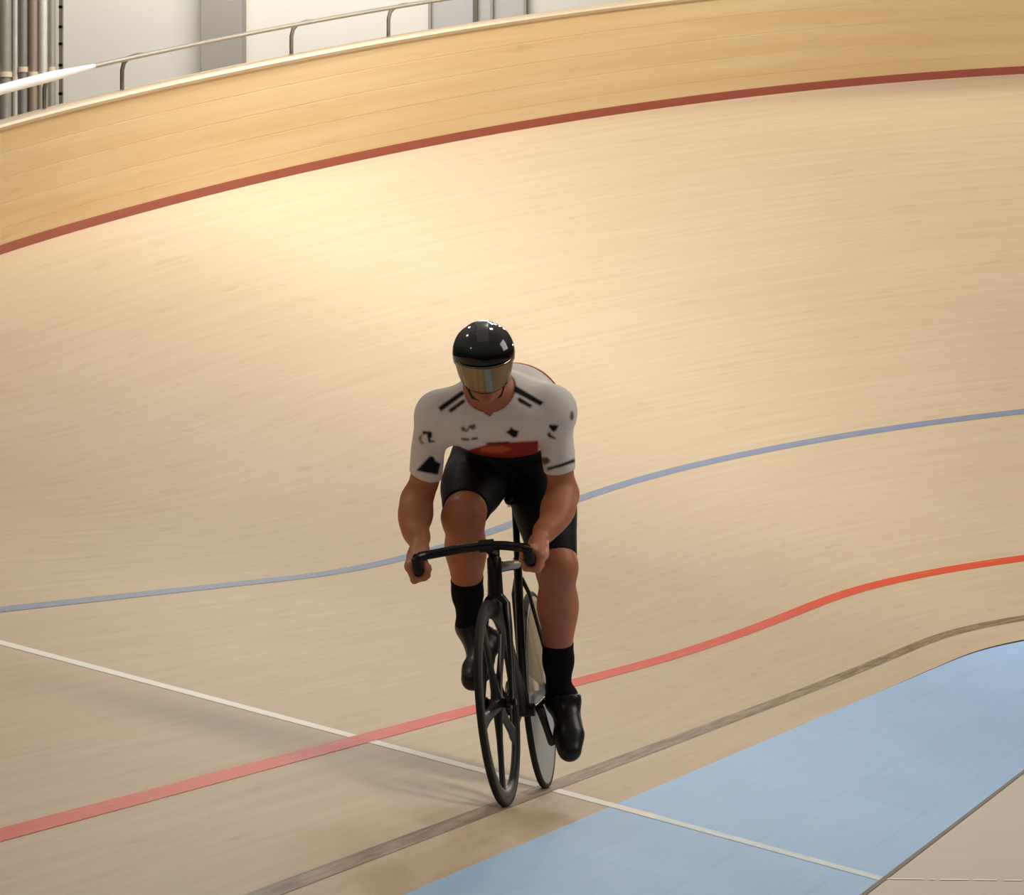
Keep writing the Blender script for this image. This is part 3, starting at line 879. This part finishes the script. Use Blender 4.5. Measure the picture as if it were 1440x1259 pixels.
# visor: curved shield from the helmet edge to the nose
def vis_pt(ang, v):
    f = .022+(.112-.008*v*v)*math.cos(ang); l = (.101-.010*v*v)*math.sin(ang); u = .036-.100*v*(1-.45*(abs(ang)/1.5)**2.0)
    return hd(f, l, u)
secs = []
for v in np.linspace(0, 1, 12):
    out = [vis_pt(a, v) for a in np.linspace(-1.42, 1.42, 40)]
    secs.append(out)
Vv = [p-ORG for r_ in secs for p in r_]; Fv = []
for i in range(11):
    for k in range(39): Fv.append([i*40+k, i*40+k+1, i*40+41+k, i*40+40+k])
m_, nt_, b_ = nodes('visor_mirror'); b_.inputs['Base Color'].default_value = lin('93826e'); b_.inputs['Metallic'].default_value = .95; b_.inputs['Roughness'].default_value = .12
vz = obj('visor', Vv, Fv, m_, hel); md = vz.modifiers.new('thickness', 'SOLIDIFY'); md.thickness = .003; md.offset = 1
tag(vz, 'mirrored face shield of the helmet')
# chin strap
M['strap'] = plain('strap_black', '15110f', .7)
for s_ in (-1, 1):
    MB().sweep([hd(.01, s_*.082, .01)-ORG, hd(.025, s_*.070, -.05)-ORG, hd(.045, s_*.045, -.108)-ORG, hd(.05, 0, -.124)-ORG], (.002, .007), 8, side=hf2).build('chin_strap', M['strap'], hel)

# ------------------------------------------------------------------ the bicycle
bike = empty('track_bicycle', tuple(RC)); bike.matrix_world = BM
bike.scale = (BS, BS, BS)
tag(bike, 'black track racing bicycle with spoked front wheel and pale disc rear wheel', 'bicycle')
M['frame'] = plain('frame_black', '0b0a0a', .3, vary=.1, spec=.35)
M['tyre'] = plain('tyre_rubber', '0e0d0d', .7, vary=.2)
M['rim'] = plain('rim_black', '100f0f', .4, vary=.1, spec=.3)
M['spoke'] = plain('wheel_spoke_black', '0c0b0b', .4, vary=.1, spec=.3)
M['chrome'] = plain('chrome', 'a8a4a0', .2, .9)
M['saddle'] = plain('saddle_black', '0e0d0e', .5)
M['tape'] = plain('grip_tape', '17100f', .8)
M['chain'] = plain('chain_steel', '5a5650', .35, .8)
WR = .334
def inv(p): return np.array(BM.inverted() @ Vector(p))
# steering
HTA = R(74); DIR = np.array([-math.cos(HTA), 0, math.sin(HTA)])
RAKE = .043
AX0 = np.array([WB, 0, WR]) - np.array([RAKE*math.sin(HTA), 0, RAKE*math.cos(HTA)])
def axis_pt(t): return AX0+DIR*t
STEER = R(-2.2)
steer = Matrix.Translation(Vector(AX0)) @ Matrix.Rotation(STEER, 4, Vector(DIR)) @ Matrix.Translation(-Vector(AX0))
def st(p): return np.array(steer @ Vector(p))
def torus_prof(r, a, n=12): return [(r+a*math.cos(2*math.pi*i/n), a*math.sin(2*math.pi*i/n)) for i in range(n)]
# frame
fr = MB()
ht0, ht1 = axis_pt(.375), axis_pt(.485)
fr.sweep([ht0-DIR*.012, ht0, (ht0+ht1)/2, ht1, ht1+DIR*.010], [(.026, .026), (.026, .028), (.024, .029), (.024, .027), (.023, .024)], 20, side=(0, 1, 0))
STA = R(74.5); BB = np.array([BBF, 0, BBZ]); SD = np.array([-math.cos(STA), 0, math.sin(STA)])
fr.sweep([BB, BB+SD*.06, BB+SD*.30, BB+SD*.52], [(.020, .024), (.015, .026), (.014, .026), (.0145, .021)], 16, side=(0, 1, 0))
fr.sweep([BB+SD*.50, (BB+SD*.50)*.5+(ht1-DIR*.02)*.5, ht1-DIR*.022], [(.0135, .017), (.0145, .018), (.016, .020)], 16, side=(0, 1, 0))
fr.sweep([BB, BB*.5+(ht0+DIR*.018)*.5, ht0+DIR*.02], [(.020, .026), (.0165, .030), (.017, .026)], 16, side=(0, 1, 0))
fr.sweep([BB+np.array([0, -.036, 0]), BB+np.array([0, .036, 0])], .0225, 20)
for s_ in (-1, 1):
    fr.sweep([BB+np.array([-.01, s_*.022, -.002]), BB+np.array([-.10, s_*.030, 0]), np.array([.03, s_*.054, WR-.004]), np.array([-.012, s_*.058, WR])], [(.009, .015), (.008, .012), (.007, .010), (.006, .008)], 12, side=(0, 1, 0))
    fr.sweep([BB+SD*.45+np.array([-.01, s_*.010, 0]), BB+SD*.40+np.array([-.05, s_*.026, 0]), np.array([.02, s_*.056, WR+.03]), np.array([0, s_*.058, WR])], [(.007, .012), (.0065, .011), (.006, .010), (.006, .008)], 12, side=(0, 1, 0))
    fr.sweep([np.array([0, s_*.050, WR]), np.array([0, s_*.066, WR])], .016, 16)
fr.build('frame', M['frame'], bike)
# seat post and saddle
SH = .738
MB().sweep([BB+SD*.50, BB+SD*.60, BB+SD*(SH-.045)], [(.0115, .020), (.0115, .020), (.0125, .0145)], 16, side=(0, 1, 0)).build('seat_post', M['frame'], bike)
sc = BB+SD*SH
secs = []
for k, (x, w_, z, h_) in enumerate(((-.135, .030, .012, .012), (-.125, .062, .014, .020), (-.095, .070, .012, .024), (-.05, .056, .004, .026), (0, .036, -.002, .026), (.05, .024, -.004, .025), (.10, .020, -.008, .023), (.128, .017, -.014, .017), (.138, .008, -.018, .008))):
    secs.append([sc+np.array([x+.01, w_*math.cos(a), z+(h_*.55 if math.sin(a) > 0 else h_)*math.sin(a)]) for a in np.linspace(0, 2*math.pi, 24, endpoint=False)])
sad = MB().loft(secs).build('saddle', M['saddle'], bike)
rl = MB()
for s_ in (-1, 1): rl.sweep([sc+np.array([x, s_*y, z]) for x, y, z in ((-.10, .03, -.005), (-.05, .022, -.035), (.03, .02, -.035), (.11, .008, -.02))], .0035, 8)
rl.build('saddle_rail', M['chrome'], sad)
# fork
fk = MB()
cr = axis_pt(.352)
fk.sweep([st(axis_pt(.375)), st(cr)], [(.026, .025), (.034, .024)], 16, side=tuple(st((0, 1, 0))-st((0, 0, 0))))
for s_ in (-1, 1):
    P = [cr+np.array([0, s_*.018, .010]), cr+np.array([.0, s_*.033, -.012]), axis_pt(.27)+np.array([.004, s_*.040, 0]), axis_pt(.12)+np.array([.014, s_*.045, 0]), np.array([WB, s_*.049, WR])]
    fk.sweep([st(p) for p in P], [(.014, .020), (.014, .023), (.012, .022), (.010, .017), (.009, .012)], 14, side=tuple(st((0, 1, 0))-st((0, 0, 0))))
    fk.sweep([st((WB, s_*.043, WR)), st((WB, s_*.062, WR))], .011, 14)
fk.build('fork', M['frame'], bike)
# stem and bar
bt = axis_pt(.53)
cl = inv(W(681, 768, .90))
cl = st(np.array([.90, 0, cl[2]])); cl[1] = inv(W(681, 768, .90))[1]*.5
sm = MB().sweep([st(axis_pt(.487)), st(bt)], .019, 18).sweep([st(axis_pt(.512)), st(axis_pt(.512))*.3+cl*.7, cl], [(.018, .018), (.015, .016), (.017, .017)], 16, side=(0, 1, 0))
sm.sweep([cl+np.array([0, -.024, 0]), cl+np.array([0, .024, 0])], .021, 16)
sm.build('stem', M['frame'], bike)
hb = MB(); ends = {}
for s_, q in ((-1, 'R'), (1, 'L')):
    g_ = inv(GR[q]); ad = np.array([.97, 0, -.12]); ad = ad/np.linalg.norm(ad)
    a0 = g_+ad*.03
    out = np.array([0, s_, 0])
    yw = abs(g_[1]-cl[1])
    P = [cl, cl+np.array([-.004, s_*yw*.35, -.002]), cl+np.array([.0, s_*yw*.66, -.010]), cl+np.array([.03, s_*yw*.92, -.016])]
    hk = np.array([a0[0]+.045, g_[1], (cl[2]-.018)*.45+a0[2]*.55])
    P += [np.array([cl[0]+.060, g_[1]-s_*.002, cl[2]-.018]), hk+np.array([.004, 0, .012]), hk*.5+a0*.5+np.array([.008, 0, -.008]), a0, g_-ad*.02, g_-ad*.075]
    # smooth the path
    P = np.array(P)
    for _ in range(2):
        Q_ = [P[0]]
        for i in range(len(P)-1): Q_ += [P[i]*.75+P[i+1]*.25, P[i]*.25+P[i+1]*.75]
        P = np.array(Q_+[P[-1]])
    hb.sweep(P, .0150, 14, side=(0, .1, 1))
    ends[q] = (P, g_, ad)
bar = hb.build('handlebar', M['frame'], bike)
for q in 'RL':
    P, g_, ad = ends[q]
    k0 = int(len(P)*.52)
    MB().sweep(P[k0:], .0172, 14, side=(0, .1, 1)).build('grip', M['tape'], bar)
# front wheel
FH = np.array([WB, 0, WR])
def wheel_part(mbx, name, mat, parent, fw):
    if fw: mbx.v = [tuple(st(np.array(v)+FH)) for v in mbx.v]
    else: mbx.v = [tuple(np.array(v)+np.array([0, 0, WR])) for v in mbx.v]
    return mbx.build(name, mat, parent)
fwheel = wheel_part(MB().lathe([(.318, -.010), (.318, .010), (.303, .0125), (.284, .010), (.274, .003), (.274, -.003), (.284, -.010), (.303, -.0125)], 96), 'front_wheel', M['rim'], bike, True)
wheel_part(MB().lathe(torus_prof(.3235, .0112), 96), 'tyre', M['tyre'], fwheel, True)
wheel_part(MB().lathe([(.006, -.048), (.022, -.046), (.024, -.034), (.016, -.026), (.016, .026), (.024, .034), (.022, .046), (.006, .048)], 32), 'hub', M['frame'], fwheel, True)
for k in range(5):
    a = R(-90+8+72*k); d = np.array([math.cos(a), 0, math.sin(a)]); t_ = np.array([-math.sin(a), 0, math.cos(a)])
    secs = []
    for r_, wd, th in ((.012, .030, .020), (.05, .026, .014), (.12, .022, .010), (.20, .024, .009), (.278, .036, .008)):
        secs.append([d*r_+t_*wd*math.cos(b)+np.array([0, th, 0])*math.sin(b) for b in np.linspace(0, 2*math.pi, 14, endpoint=False)])
    wheel_part(MB().loft(secs), 'spoke', M['spoke'], fwheel, True)
# rear disc wheel
M['disc'] = plain('disc_silver_grey', 'a5a7a4', .3, .2, vary=.06)
M['olive'] = plain('disc_olive_reflection', '8a8358', .35, vary=.08)  # reflection of the banking, put into the colour of the disc's upper half
M['cream'] = plain('disc_cream_sector', 'efe8d0', .4, vary=.03)  # pale sectors at both ends of the olive one
rwheel = wheel_part(MB().lathe([(.020, -.028), (.12, -.018), (.306, -.0105), (.318, -.009), (.318, .009), (.306, .0105), (.12, .018), (.020, .028)], 96), 'rear_wheel', M['disc'], bike, False)
wheel_part(MB().lathe(torus_prof(.3235, .0112), 96), 'tyre', M['tyre'], rwheel, False)
wheel_part(MB().lathe([(.005, -.062), (.020, -.060), (.024, -.030), (.024, .030), (.020, .060), (.005, .062)], 32), 'hub', M['frame'], rwheel, False)
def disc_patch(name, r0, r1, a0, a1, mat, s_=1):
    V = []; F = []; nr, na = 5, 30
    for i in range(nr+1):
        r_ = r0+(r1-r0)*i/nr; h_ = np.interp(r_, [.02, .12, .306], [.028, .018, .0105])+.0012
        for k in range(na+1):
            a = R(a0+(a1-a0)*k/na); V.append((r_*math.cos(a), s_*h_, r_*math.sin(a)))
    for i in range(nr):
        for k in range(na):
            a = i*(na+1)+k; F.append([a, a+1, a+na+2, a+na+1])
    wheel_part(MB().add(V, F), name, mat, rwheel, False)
disc_patch('disc_sector', .06, .30, 12, 168, M['olive'])  # painted reflection
disc_patch('disc_sector', .12, .30, 1, 12, M['cream'])
disc_patch('disc_sector', .12, .30, 168, 179, M['cream'])
# transmission (rider's right)
CH = -.045
n_t = 50
prof = []
rw = MB(); V = []; F = []
for i in range(n_t*2):
    a = math.pi*i/n_t; r_ = .101 if i % 2 == 0 else .095
    for h_ in (-.0025, .0025): V += [(BBF+r_*math.cos(a), CH+h_, BBZ+r_*math.sin(a)), (BBF+.075*math.cos(a), CH+h_, BBZ+.075*math.sin(a))]
n2 = n_t*2
for i in range(n2):
    j = (i+1) % n2; a, b = i*4, j*4
    F += [[a, b, b+1, a+1], [a+2, a+3, b+3, b+2], [a, a+2, b+2, b], [a+1, b+1, b+3, a+3]]
rw.add(V, F)
for k in range(5):
    a = CA+R(72*k+36); rw.sweep([(BBF, CH, BBZ), (BBF+.08*math.cos(a), CH, BBZ+.08*math.sin(a))], (.009, .003), 8, side=(-math.sin(a), 0, math.cos(a)))
rw.build('chainring', M['frame'], bike)
MB().lathe([(.026, CH-.002), (.032, CH-.002), (.032, CH+.002), (.026, CH+.002)], 30, (0, 0, WR)).build('rear_sprocket', M['chain'], bike)
ch = []
for k in range(25): a = R(97-194*k/24); ch.append((BBF+.099*math.cos(a), CH, BBZ+.099*math.sin(a)))
for k in range(15): a = R(263-166*k/14); ch.append((.031*math.cos(a), CH, WR+.031*math.sin(a)))
MB().sweep(ch, (.0045, .0035), 6, side=(0, 0, 1), closed=True).build('chain', M['chain'], bike)
for q, s_ in (('R', -1), ('L', 1)):
    P = np.array(PED[q]); ca = np.array([P[0], s_*.068, P[2]]); b0 = np.array([BBF, s_*.055, BBZ])
    MB().sweep([b0*1.06-ca*.06, b0, b0*.5+ca*.5, ca, ca*1.04-b0*.04], [(.014, .011), (.016, .012), (.012, .009), (.012, .009), (.008, .008)], 12, side=(0, 1, 0)).build('crank_arm', M['frame'], bike)
    pd = MB().sweep([ca, P+np.array([0, s_*.02, 0])], .007, 10)
    _, ped, tt, nn, sdv = foot_frame(q)
    A = np.array(BM.inverted().to_3x3())
    pd.box(P, (.038, .028, .007), [A @ tt, A @ sdv, A @ nn]); pd.build('pedal', M['frame'], bike, True, .003)

# ------------------------------------------------------------------ light
WSTR = .30; LC = (1, .95, .86)
w = bpy.data.worlds.new('world'); bpy.context.scene.world = w; w.use_nodes = True
bg = w.node_tree.nodes['Background']; bg.inputs[1].default_value = WSTR
_nt = w.node_tree
_tc = _nt.nodes.new('ShaderNodeTexCoord'); _sx = _nt.nodes.new('ShaderNodeSeparateXYZ')
_nt.links.new(_tc.outputs['Generated'], _sx.inputs[0])
_nt.links.new(ramp(_nt, _sx.outputs[2], [(0.0, (.10, .085, .07, 1)), (.22, (.20, .175, .145, 1)), (.75, (1, .91, .78, 1))]), bg.inputs[0])
def area(name, loc, target, size, power, col=(1, .93, .8), sy=None, spread=180):
    l = bpy.data.lights.new(name, 'AREA'); l.energy = power; l.color = col; l.size = size
    if sy: l.shape = 'RECTANGLE'; l.size_y = sy
    l.spread = R(spread)
    o = bpy.data.objects.new(name, l); C.objects.link(o); o.location = loc
    o.rotation_euler = (Vector(target)-Vector(loc)).to_track_quat('-Z', 'Y').to_euler(); return o
def over(s, u, z): 
    p = tp(s, u); return (float(p[0]), float(p[1]), z)
def over_flat(s, u, z):
    p = tp(s, 0); th = float(np.interp(s, SS, _th)); return (float(p[0])-math.cos(th)*u, float(p[1])+math.sin(th)*u, z)
def lamp(s, u, z, power, col, r=.22):
    l = bpy.data.lights.new('unseen_lamp', 'POINT'); l.energy = power; l.color = col; l.shadow_soft_size = r
    o = bpy.data.objects.new('unseen_lamp', l); C.objects.link(o); o.location = over_flat(s, u, z)
for a_ in ((-5, 4, 7.5, 75), (2, 4, 7.5, 140), (4, .5, 7.5, 210), (9, 4, 7.5, 160)):  # unseen lamps, some added to lift the rider and the lower track
    lamp(*a_, (1, .92, .76))
for a_ in ((14, 2, 7.5, 340), (17, 2, 7.5, 300), (17.5, 3.7, 6.6, 560)):
    lamp(*a_, (1, .985, .93))
for a_ in ((20, 2, 7.5, 270), (23, 2, 7.5, 230), (26, 4, 7.5, 230), (35, -1, 7.5, 1700)):
    lamp(*a_, (1, .94, .81))
p_ = over_flat(2, -9, 9)
area('unseen_lamp', p_, (-1, 1, 0), 6, 520, (1, .92, .78))  # added soft fill light from the infield side, no visible source
pw = wall_pt(350, 40)
area('unseen_lamp', (pw[0]+1, pw[1]-3.0, 10.5), (pw[0], pw[1], 3), 4.0, 720, (1, .985, .96))  # added light that brightens the back wall, no visible source

vs = bpy.context.scene.view_settings
vs.view_transform = 'Standard'; vs.look = 'None'; vs.gamma = 1; vs.exposure = 0; vs.use_curve_mapping = False
bpy.context.scene.cycles.use_denoising = True
